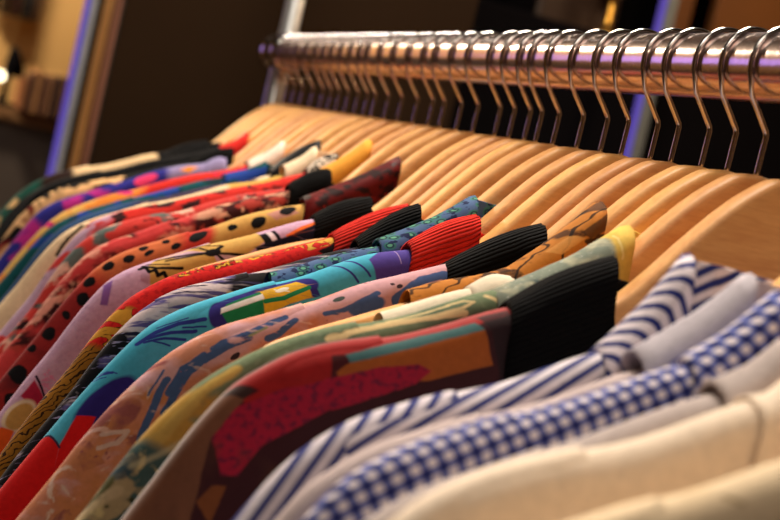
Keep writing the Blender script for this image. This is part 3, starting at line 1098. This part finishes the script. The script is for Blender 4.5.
def lav(name, y):
    p = Print(name, y, (198, 158, 184), warp=.0006)
    p.paint((184, 140, 172), p.noise(200, .5, .6, 2), k=.5)
    p.paint((204, 162, 88), p.poly((160, 250), (230, 228), (262, 220), (266, 240), (225, 270), (150, 285), (150, 262)))
    p.paint((206, 168, 188), p.poly((214, 253), (240, 256), (266, 256), (262, 262), (220, 270)), p.poly((166, 250), (190, 243), (210, 250), (180, 254)))
    bl = p.union(p.path([(160, 252), (200, 250), (240, 254), (268, 254)], 3), p.path([(196, 236), (214, 250), (228, 264)], 3), p.path([(224, 242), (214, 250)], 4), p.path([(168, 256), (210, 251)], 2.5), p.ell((214, 250), (222, 248), (215, 255)),
                 p.path([(224, 240), (200, 236), (178, 238)], 2))
    p.paint(BLACK, bl)
    p.paint(BLACK, p.poly((262, 228), (270, 226), (274, 244), (266, 246)), p.poly((274, 224), (278, 224), (282, 240), (278, 242)))
    p.paint((228, 208, 212), p.poly((269, 226), (274, 225), (278, 242), (274, 244)))
    zig = [(142, 264), (148, 262), (150, 270), (156, 268), (158, 275), (164, 272), (166, 276)]
    p.paint(BLACK, p.path(zig, 4), p.path([(146, 260), (158, 266), (182, 268)], 3.5), p.path([(150, 258), (170, 262)], 2))
    p.paint((128, 84, 150), p.poly((101, 302), (108, 274), (116, 272), (108, 304)))
    p.paint((236, 108, 42), p.poly((286, 234), (304, 222), (322, 214), (326, 222), (290, 240)))
    p.paint((22, 22, 40), p.poly((256, 246), (292, 234), (322, 218), (340, 222), (330, 250), (262, 258)))
    p.paint((212, 130, 166), p.both(p.poly((38, 378), (50, 366), (56, 380), (44, 398)), p.noise(300, .45, .55, 1)))
    p.paint((172, 34, 66), p.poly((22, 392), (36, 376), (46, 402), (34, 412)))
    p.paint((40, 20, 40), p.path([(38, 372), (46, 400)], 2.2))
    p.paint((226, 200, 170), p.ell((20, 414), (34, 400), (30, 424)))
    p.paint((196, 150, 84), p.ell((20, 415), (31, 403), (28, 422)))
    p.paint((232, 92, 34), p.poly((-20, 440), (2, 424), (14, 430), (0, 470)))
    return p.done()


m = lav('lavender and tan print', y)
garment('sweatshirt', 'lavender and tan sweatshirt with black zigzags and black neckband', 'sweatshirt', y, [m, m, rib_black], 16.0, dz=(.002, .005), ck=dict(a_rim=0.105, d_rim=0.141, a_seam=0.148, d_seam=0.165))
hang(1.0733, 'bare wooden hanger between the lavender sweatshirt and the ladybird spotted shirt')
# ---- spotted
y = 1.1195
hang(y, 'wooden hanger inside the black spotted shirt with dark red collar')


def spots(name, y):
    p = Print(name, y, (186, 52, 40), warp=.003, wscale=60)
    p.paint((204, 156, 84), p.inv(p.half((224, 190), (212, 250), 4)))
    p.paint((200, 112, 66), p.both(p.half((190, 200), (176, 260), 8), p.inv(p.half((84, 250), (112, 285), 12))), k=.8)
    p.paint((190, 130, 130), p.poly((268, 210), (290, 200), (300, 212), (276, 220)), k=.8)
    p.paint((136, 34, 32), p.half((74, 272), (116, 304), 12))  # lower sleeve darker, the light's falloff put into the print
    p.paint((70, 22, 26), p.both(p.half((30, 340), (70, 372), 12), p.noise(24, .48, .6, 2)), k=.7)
    p.paint(BLACK, *[p.ell((x, y_), (x + a_ * .9, y_ - a_ * .55), (x + b_ * .35, y_ + b_)) for x, y_, a_, b_ in
                     [(233, 226, 5, 4), (259, 221, 8, 6), (200, 232, 11, 6), (168, 235, 4, 3.5), (146, 242, 5, 4), (176, 244, 6, 4), (150, 251, 5, 3.5), (130, 256, 6, 5), (110, 261, 6, 5.5), (91, 277, 6, 6), (84, 297, 6, 7), (50, 331, 6, 8), (35, 343, 4, 5), (19, 372, 8, 11), (12, 402, 7, 10), (66, 312, 4, 5), (290, 206, 9, 6), (30, 388, 4, 5)]])
    return p.done()


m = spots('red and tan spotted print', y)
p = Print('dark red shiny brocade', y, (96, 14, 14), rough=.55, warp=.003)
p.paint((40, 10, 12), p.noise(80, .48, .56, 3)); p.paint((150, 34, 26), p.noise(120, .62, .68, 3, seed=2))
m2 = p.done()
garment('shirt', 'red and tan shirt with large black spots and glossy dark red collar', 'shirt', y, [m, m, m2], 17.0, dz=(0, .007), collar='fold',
        ck=dict(a_rim=.062, d_rim=.104, a_seam=.136, d_seam=.155))
hang(1.1564, 'bare wooden hanger just behind the spotted shirt with dark red collar')
# ---- black floral
y = 1.1955
hang(y, 'wooden hanger inside the black floral sweatshirt')


def floral(name, y):
    p = Print(name, y, (60, 22, 24), warp=.004, wscale=70)
    p.paint((168, 58, 48), p.noise(48, .50, .56, 3, seed=2))
    p.paint((222, 160, 130), p.noise(62, .56, .62, 3, seed=5, dist=.5))
    p.paint((24, 16, 18), p.noise(40, .60, .64, 3, seed=8))
    p.paint((212, 158, 130), p.ell((208, 209), (224, 204), (212, 216)), k=.8)
    left = p.half((200, 200), (186, 240), 5)
    p.paint((196, 60, 60), p.both(left, p.noise(30, .42, .52, 2, seed=3)))
    p.paint((226, 150, 130), p.both(left, p.noise(36, .56, .62, 3, seed=12)))
    return p.done()


m = floral('black ground with coral flowers', y)
garment('sweatshirt', 'black sweatshirt with coral pink flowers and plain black neckband', 'sweatshirt', y, [m, m, rib_black], 18.0, out=-.003, dz=(-.002, .008), ck=dict(a_rim=0.094, d_rim=0.129, a_seam=0.128, d_seam=0.150))
# ---- yellow-orange collar
y = 1.2240
hang(y, 'wooden hanger inside the shirt with the marigold collar')
p = Print('marigold and black print', y, (196, 58, 52), warp=.003)
p.paint((92, 100, 96), p.noise(30, .5, .55, 2, seed=2)); p.paint((222, 170, 150), p.noise(40, .56, .62, 3, seed=5)); p.paint((40, 22, 24), p.noise(44, .60, .64, 3, seed=9))
m = p.done()
m2 = cloth('marigold collar cloth', y, (226, 156, 58))
garment('shirt', 'coral, grey and black printed shirt with marigold collar', 'shirt', y, [m, m, m2], 19.0, out=-.006, dz=-0.001, collar='fold', ck=dict(a_rim=0.054, d_rim=0.094, a_seam=0.100, d_seam=0.136))
# ---- zebra neck
y = 1.2640
hang(y, 'wooden hanger inside the scarlet blouse with the black and white neck')
p = Print('scarlet and lilac blouse', y, (204, 46, 38), warp=.003)
p.paint((186, 152, 176), p.half((112, 214), (84, 250), 5)); p.paint((206, 60, 58), p.both(p.half((112, 214), (84, 250), 5), p.noise(30, .5, .56, 2, seed=3)))
p.paint((50, 24, 26), p.noise(40, .58, .62, 2, seed=6))
m = p.done()
p = Print('black and white scribble', y, (214, 196, 176), warp=.004); p.paint(BLACK, p.noise(90, .46, .50, 2, dist=1.5))
garment('blouse', 'scarlet and lilac blouse with black and white patterned neck', 'blouse', y, [m, m, p.done()], 20.0, out=-.008, dz=-.004, ck=dict(a_rim=.068, d_rim=.113, a_seam=.094, d_seam=.134, ribs=0))
# ---- white sleeve with cream/olive
y = 1.3061
hang(y, 'wooden hanger inside the cream and olive shirt')


def olive(name, y):
    p = Print(name, y, (224, 196, 156), warp=.002)
    p.paint((196, 158, 76), p.inv(p.half((232, 170), (230, 210), 2)))
    p.paint((206, 48, 38), p.poly((160, 208), (228, 192), (232, 204), (170, 216)))
    p.paint((214, 110, 64), p.both(p.poly((92, 216), (124, 202), (146, 204), (140, 220), (96, 232)), p.noise(60, .36, .46, 2)))
    p.paint((214, 46, 40), p.poly((70, 268), (84, 236), (98, 222), (130, 216), (104, 240), (84, 262)))
    p.paint(BLACK, p.path([(58, 252), (70, 234), (84, 222)], 3.5))
    return p.done()


m = olive('cream, olive and red print', y)
m2 = cloth('cream collar cloth', y, (232, 206, 172))
garment('shirt', 'cream shirt with olive yoke, red band and long white sleeve', 'shirt', y, [m, m, m2], 21.0, out=.004, dz=(-.001, .002), collar='fold', ck=dict(a_rim=0.077, d_rim=0.112, a_seam=0.104, d_seam=0.136))
# ---- black tie neck
y = 1.3450
hang(y, 'wooden hanger inside the purple and cream blouse with a slanting black band')
p = Print('purple black and cream', y, (58, 44, 70), warp=.002)
p.paint((220, 196, 160), p.inv(p.half((262, 150), (258, 200), 3))); p.paint((40, 70, 110), p.half((150, 180), (120, 220), 5))
m = p.done()
m2 = cloth('black satin', y, (16, 14, 18), rough=.5)
garment('blouse', 'dark purple and cream blouse with narrow black neck band', 'blouse', y, [m, m, m2], 22.0, dz=0.002, ck=dict(a_rim=.062, d_rim=.104, a_seam=0.105, d_seam=0.143, ribs=0))
# ---- teal
y = 1.3850
hang(y, 'wooden hanger inside the dark teal and blue shirt')
p = Print('teal and blue print', y, (14, 70, 74), warp=.004)
p.paint((30, 60, 140), p.noise(30, .52, .58, 2, seed=3)); p.paint((16, 40, 46), p.noise(36, .58, .62, 3, seed=6)); p.paint((120, 96, 50), p.noise(44, .68, .72, 3, seed=8), k=.8)
m = p.done()
garment('shirt', 'dark teal and royal blue printed shirt', 'shirt', y, [m] * 3, 23.0, out=.006, dz=(0, .006), collar='fold', ck=dict(a_rim=0.100, d_rim=0.138, a_seam=0.140, d_seam=0.160))
hang(1.4094, 'bare wooden hanger just behind the dark teal shirt')
# ---- orange red with white collar
y = 1.4400
hang(y, 'wooden hanger inside the orange and red shirt with the white collar')
p = Print('orange red and pink print', y, (204, 42, 34), warp=.003)
p.paint((222, 128, 50), p.half((150, 170), (140, 200), 6)); p.paint((216, 170, 90), p.both(p.half((100, 190), (80, 215), 6), p.noise(36, .45, .55, 2)))
p.paint((206, 40, 110), p.noise(36, .62, .66, 2, seed=4))
m = p.done()
m2 = cloth('white collar cloth', y, (236, 214, 196))
garment('shirt', 'orange and red shirt with soft white collar', 'shirt', y, [m, m, m2], 24.0, dz=(0, .006), collar='fold', ck=dict(a_rim=0.071, d_rim=0.114, a_seam=0.104, d_seam=0.143))
hang(1.4736, 'bare wooden hanger between the white collar and the violet blouse')
# ---- violet blue
y = 1.5058
hang(y, 'wooden hanger inside the royal blue and magenta blouse')
p = Print('royal blue and magenta print', y, (40, 40, 128), warp=.003)
p.paint((140, 130, 170), p.inv(p.half((172, 140), (168, 190), 4))); p.paint((228, 140, 44), p.poly((180, 168), (190, 162), (200, 164), (190, 172)), p.noise(40, .70, .74, 2, seed=2))
p.paint((170, 40, 130), p.both(p.half((132, 160), (120, 200), 4), p.noise(28, .48, .54, 2, seed=4))); p.paint((220, 60, 110), p.ell((146, 177), (158, 172), (148, 184)))
m = p.done()
garment('blouse', 'royal blue and magenta blouse with pale lilac shoulder', 'blouse', y, [m] * 3, 25.0, dz=(-.004, .004), ck=dict(a_rim=.110, d_rim=.148, a_seam=.132, d_seam=.158))
hang(1.5355, 'bare wooden hanger just behind the royal blue and magenta blouse')
# ---- zebra, dark, red-collared
y = 1.5663
hang(y, 'wooden hanger inside the peach and black animal print top')
p = Print('peach and black animal print', y, (222, 174, 120), warp=.004)
p.paint(BLACK, p.noise(34, .50, .54, 2, dist=.6, seed=3)); p.paint(BLACK, p.inv(p.half((128, 130), (126, 190), 3)))
p.paint((120, 28, 24), p.both(p.half((60, 190), (20, 230), 4), p.noise(30, .5, .56, 2, seed=7)))
m = p.done()
garment('t_shirt', 'peach top with black animal print, half hidden near the far end', 't-shirt', y, [m, m, rib_black], 26.0, dz=0, ck=dict(a_rim=.09, d_rim=.135, a_seam=.135, d_seam=.160))
y = 1.6500
hang(y, 'wooden hanger inside the plain black top near the far end')
m = cloth('black jersey', y, (9, 8, 9))
garment('t_shirt', 'plain black top near the far end of the rail', 't-shirt', y, [m, m, rib_black], 27.0, dz=0.002)
y = 1.6063
hang(y, 'wooden hanger inside the black top with the red collar')
m2 = cloth('red collar cloth', y, (206, 40, 34))
garment('polo_shirt', 'black polo shirt with bright red collar near the far end', 'polo shirt', y, [m, m, m2], 28.0, dz=-.005, collar='fold', ck=dict(a_rim=0.067, d_rim=0.113, a_seam=0.096, d_seam=0.136))
y = 1.6840
hang(y, 'wooden hanger inside the black top with the cream shoulder')
p = Print('cream and black top', y, (226, 190, 144), warp=.002)
p.paint((9, 8, 9), p.inv(p.half((158, 130), (160, 190), 2))); p.paint((44, 28, 24), p.half((76, 150), (72, 200), 3)); p.paint((24, 76, 64), p.half((44, 170), (30, 230), 4))
p.paint((226, 180, 120), p.both(p.half((60, 150), (20, 200), 3), p.noise(30, .55, .6, 2)))
m3 = p.done()
garment('t_shirt', 'top with cream shoulder and black yoke, second from the far end', 't-shirt', y, [m3, m3, rib_black], 29.0, dz=-0.004, ck=dict(a_rim=.1, d_rim=.14, a_seam=.135, d_seam=.158))
y = 1.7165
hang(y, 'last wooden hanger at the far end of the rail')
p = Print('black and dark green top', y, (10, 8, 9)); p.paint((140, 92, 72), p.poly((170, 142), (190, 134), (192, 138), (172, 146)), k=.7); p.paint((30, 84, 70), p.half((40, 180), (20, 230), 4))
m = p.done()
garment('t_shirt', 'black and dark green top, last on the rail', 't-shirt', y, [m, m, rib_black], 30.0, dz=.004)
# ================================================================== behind the rack
def thing_box(name, label, cat, x0, x1, y0, y1, z0, z1, mat, bev=.003, group=None):
    bm = bmesh.new(); box(bm, x0, x1, y0, y1, z0, z1, bev)
    return tag(link_bm(name, bm, mat, smooth=False), label, cat, group)


# ---- upright posts of the wall system: slotted steel with a violet light strip down one edge
M_SLOT = plain('grey slotted steel', (196, 200, 204), .5, .2, .1, 20)
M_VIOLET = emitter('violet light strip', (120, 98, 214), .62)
M_OAK = wood_mat('oak boards', (176, 120, 60), (214, 158, 88), .5, (9, 9, 1.0), 3.0, 0)
M_MAUVE = plain('mauve brown board', (160, 108, 88), .6, 0, .1, 6)


M_SLOT2 = plain('dull grey slotted steel', (104, 106, 102), .6, .2, .1, 20)


def upright(label, p, w, d, top, sw=.9, mat=None):
    """p is the near front corner on the floor; the strip runs along the left edge."""
    r = empty('slotted_upright', (p[0], p[1], 0), label, 'display post')
    bm = bmesh.new(); box(bm, 0, w, 0, d, 0, top, .003)
    for k in range(int(top / .05)):
        box(bm, w * .4, w * .6, -.001, .002, .03 + k * .05, .052 + k * .05)
    link_bm('steel_channel', bm, mat or M_SLOT, r, smooth=False)
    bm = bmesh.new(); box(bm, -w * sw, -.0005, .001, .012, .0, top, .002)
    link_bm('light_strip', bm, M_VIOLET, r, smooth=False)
    return r


# left of the dark screen
Y = 2.9
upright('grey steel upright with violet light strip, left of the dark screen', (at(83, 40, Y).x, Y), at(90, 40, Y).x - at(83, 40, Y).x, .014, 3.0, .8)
thing_box('oak_board', 'tall oak board edge right of the left violet lit upright', 'board', at(97, 40, Y).x, at(104, 40, Y).x, Y - .02, Y + .01, 0, 2.9, M_OAK)
thing_box('mauve_board', 'tall mauve brown board edge right beside the dark screen', 'board', at(107, 40, Y).x, at(120, 40, Y).x, Y - .02, Y + .01, 0, 2.9, M_MAUVE)
thing_box('dark_board', 'dark board recessed behind the tall oak and mauve boards', 'board', at(89, 40, Y + .45).x, at(145, 40, Y + .45).x, Y + .45, Y + .5, 0, 3.0, M_BLACK)
# behind the rail
Y = 2.6
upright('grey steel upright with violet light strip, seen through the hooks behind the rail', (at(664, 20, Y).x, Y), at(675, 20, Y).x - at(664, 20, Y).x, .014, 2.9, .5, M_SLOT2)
Y = 2.75
M_PANEL = plain('brown veneer', (112, 66, 26), .55, 0, .12, 5)
M_PANEL_DIM = plain('shade-toned brown veneer', (52, 32, 16), .6, 0, .12, 5)  # darker copy of the brown veneer, dimmer light put into its colour
zb = at(700, 62, Y).z
thing_box('low_shadow_stand_in', 'long black cabinet behind the rail, seen between the hooks', 'shadow stand-in', .36, 1.55, Y, Y + .45, 0, zb, M_BLACK, .006)  # black block added where shadow lies below the veneer panels
for a_, b_, m_, t_ in ((690, 716, M_PANEL, 'narrow brown veneer panel above the black cabinet behind the rail'), (740, 830, M_PANEL, 'wide brown veneer panel at the upper right behind the rail'),
                       (560, 640, M_PANEL_DIM, 'shade-toned brown veneer panel left of the upright behind the rail')):
    thing_box('veneer_panel', t_, 'panel', at(a_, 15, Y).x, at(b_, 15, Y).x, Y + .1, Y + .13, zb + .002, 3.0, m_, group='veneer panels behind the rail')
thing_box('black_back_board', 'tall black board closing the view behind the rail', 'board', .34, 1.58, Y + .5, Y + .53, 0, 3.1, M_BLACK)
# brass lamp on the cabinet
M_BRASS = plain('brass', (214, 160, 70), .3, 1.0, .05)
c = at(597, 40, Y + .08)
la = empty('brass_bell_lamp', (c.x, Y + .05, zb), 'small brass bell shaped ornament on the black cabinet behind the rail', 'ornament')
bm = bmesh.new(); tube(bm, [(0, 0, .0), (0, 0, .008), (0, 0, .012), (0, 0, .05), (0, 0, .10)], [.03, .03, .012, .008, .008], 20)
link_bm('base', bm, M_BRASS, la)
bm = bmesh.new(); tube(bm, [(0, 0, .10), (0, 0, .12), (0, 0, .16), (0, 0, .19), (0, 0, .20)], [.034, .033, .024, .012, .004], 24)
link_bm('bell', bm, M_BRASS, la)

# ---- the rest of the shop, far left
Y = 4.3
zt = at(30, 112, Y).z
xr = at(75, 112, Y).x
M_GREY = plain('grey counter laminate', (96, 84, 76), .7, 0, .1, 6)
M_TOP = plain('tan counter top', (160, 118, 78), .5, 0, .1, 6)
ct = empty('shop_counter', (xr - .6, Y + .3, 0), 'grey shop counter with tan top in the blurred background at the left', 'counter')
bm = bmesh.new(); box(bm, -1.4, .6, -.3, .3, 0, zt - .04, .004)
link_bm('body', bm, M_GREY, ct, smooth=False)
bm = bmesh.new(); box(bm, -1.42, .62, -.33, .33, zt - .04, zt, .006)
link_bm('worktop', bm, M_TOP, ct, smooth=False)
rnd = random.Random(5)
bk = None
for i, (px, w_, h_, c_) in enumerate([(22, 6, 34, (150, 96, 60)), (29, 5, 40, (96, 62, 46)), (35, 6, 44, (176, 124, 78)), (42, 5, 40, (104, 66, 50)), (48, 5, 42, (150, 104, 70)), (54, 5, 42, (64, 42, 38)), (60, 5, 43, (120, 80, 58)), (66, 5, 43, (54, 36, 34)), (72, 5, 44, (92, 60, 48))]):
    a_ = at(px - w_ / 2, 100, Y - .1); b2 = at(px + w_ / 2 - .4, 100, Y - .1)
    word = ['chestnut', 'dark brown', 'light tan', 'brown', 'sand', 'near black', 'mid brown', 'darkest', 'umber'][i]
    bm = bmesh.new(); box(bm, a_.x, b2.x, Y - .12, Y + .06, zt, zt + h_ * .0029, .002)
    link = link_bm('record_sleeve', bm, plain('card ' + word, c_, .7), smooth=False)
    pos = ['first', 'second', 'third', 'fourth', 'fifth', 'sixth', 'seventh', 'eighth', 'last'][i]
    tag(link, word + ' upright sleeve on the counter, ' + pos + ' from the black lamp', 'sleeve', 'upright sleeves on the counter')
dl = empty('counter_lamp', (at(5, 90, Y - .1).x, Y - .08, zt), 'small black lamp with glowing white bulb on the counter, left edge', 'lamp')
bm = bmesh.new(); tube(bm, [(0, 0, 0), (0, 0, .012), (0, 0, .016), (0, 0, .06), (.004, 0, .10)], [.04, .04, .012, .008, .008], 20)
link_bm('base', bm, M_BLACK, dl)
bm = bmesh.new(); tube(bm, [(.016, 0, .09), (.012, 0, .13), (.006, 0, .16), (.002, 0, .175)], [.03, .026, .016, .006], 20)
link_bm('lamp_shade', bm, M_BLACK, dl)
bm = bmesh.new(); bmesh.ops.create_uvsphere(bm, u_segments=16, v_segments=10, radius=.015)
bmesh.ops.translate(bm, verts=bm.verts, vec=(-.022, -.012, .085))
link_bm('bulb', bm, emitter('bulb glow', (255, 236, 190), 5.0), dl)
# dark coats high on the far wall
Yc = 5.45
zc = at(20, 18, Yc).z
rl = thing_box('coat_rail', 'thin dark coat rail on the far wall at the upper left', 'rail', at(-60, 0, Yc).x, at(44, 0, Yc).x, Yc - .012, Yc + .012, zc + .62, zc + .645, M_BLACK)
for i, px in enumerate((-8, 3, 14, 25, 35)):
    c = at(px, 10, Yc)
    nm = ['black', 'dark brown', 'deep maroon', 'charcoal', 'brown'][i]
    col = [(24, 20, 20), (58, 40, 28), (58, 28, 26), (44, 38, 36), (84, 58, 38)][i]
    bm = bmesh.new()
    rows = []
    for j, (z_, w_, t_) in enumerate([(.60, .008, .03), (.585, .016, .07), (.55, .02, .16), (.5, .024, .2), (.3, .026, .21), (.1, .026, .22), (0, .026, .23)]):
        rows.append([bm.verts.new((c.x + .6 * w_ * math.cos(q * math.pi / 8), Yc + .09 - .11 + t_ * .45 * math.sin(q * math.pi / 8), zc + z_)) for q in range(16)])
    grid_faces(bm, rows, True); bm.faces.new(rows[0]); bm.faces.new(rows[-1])
    tag(link_bm('hanging_coat', bm, plain('coat ' + nm, col, .9)), nm + ' coat hanging on the far wall rail, upper left', 'coat', 'coats on the far wall')
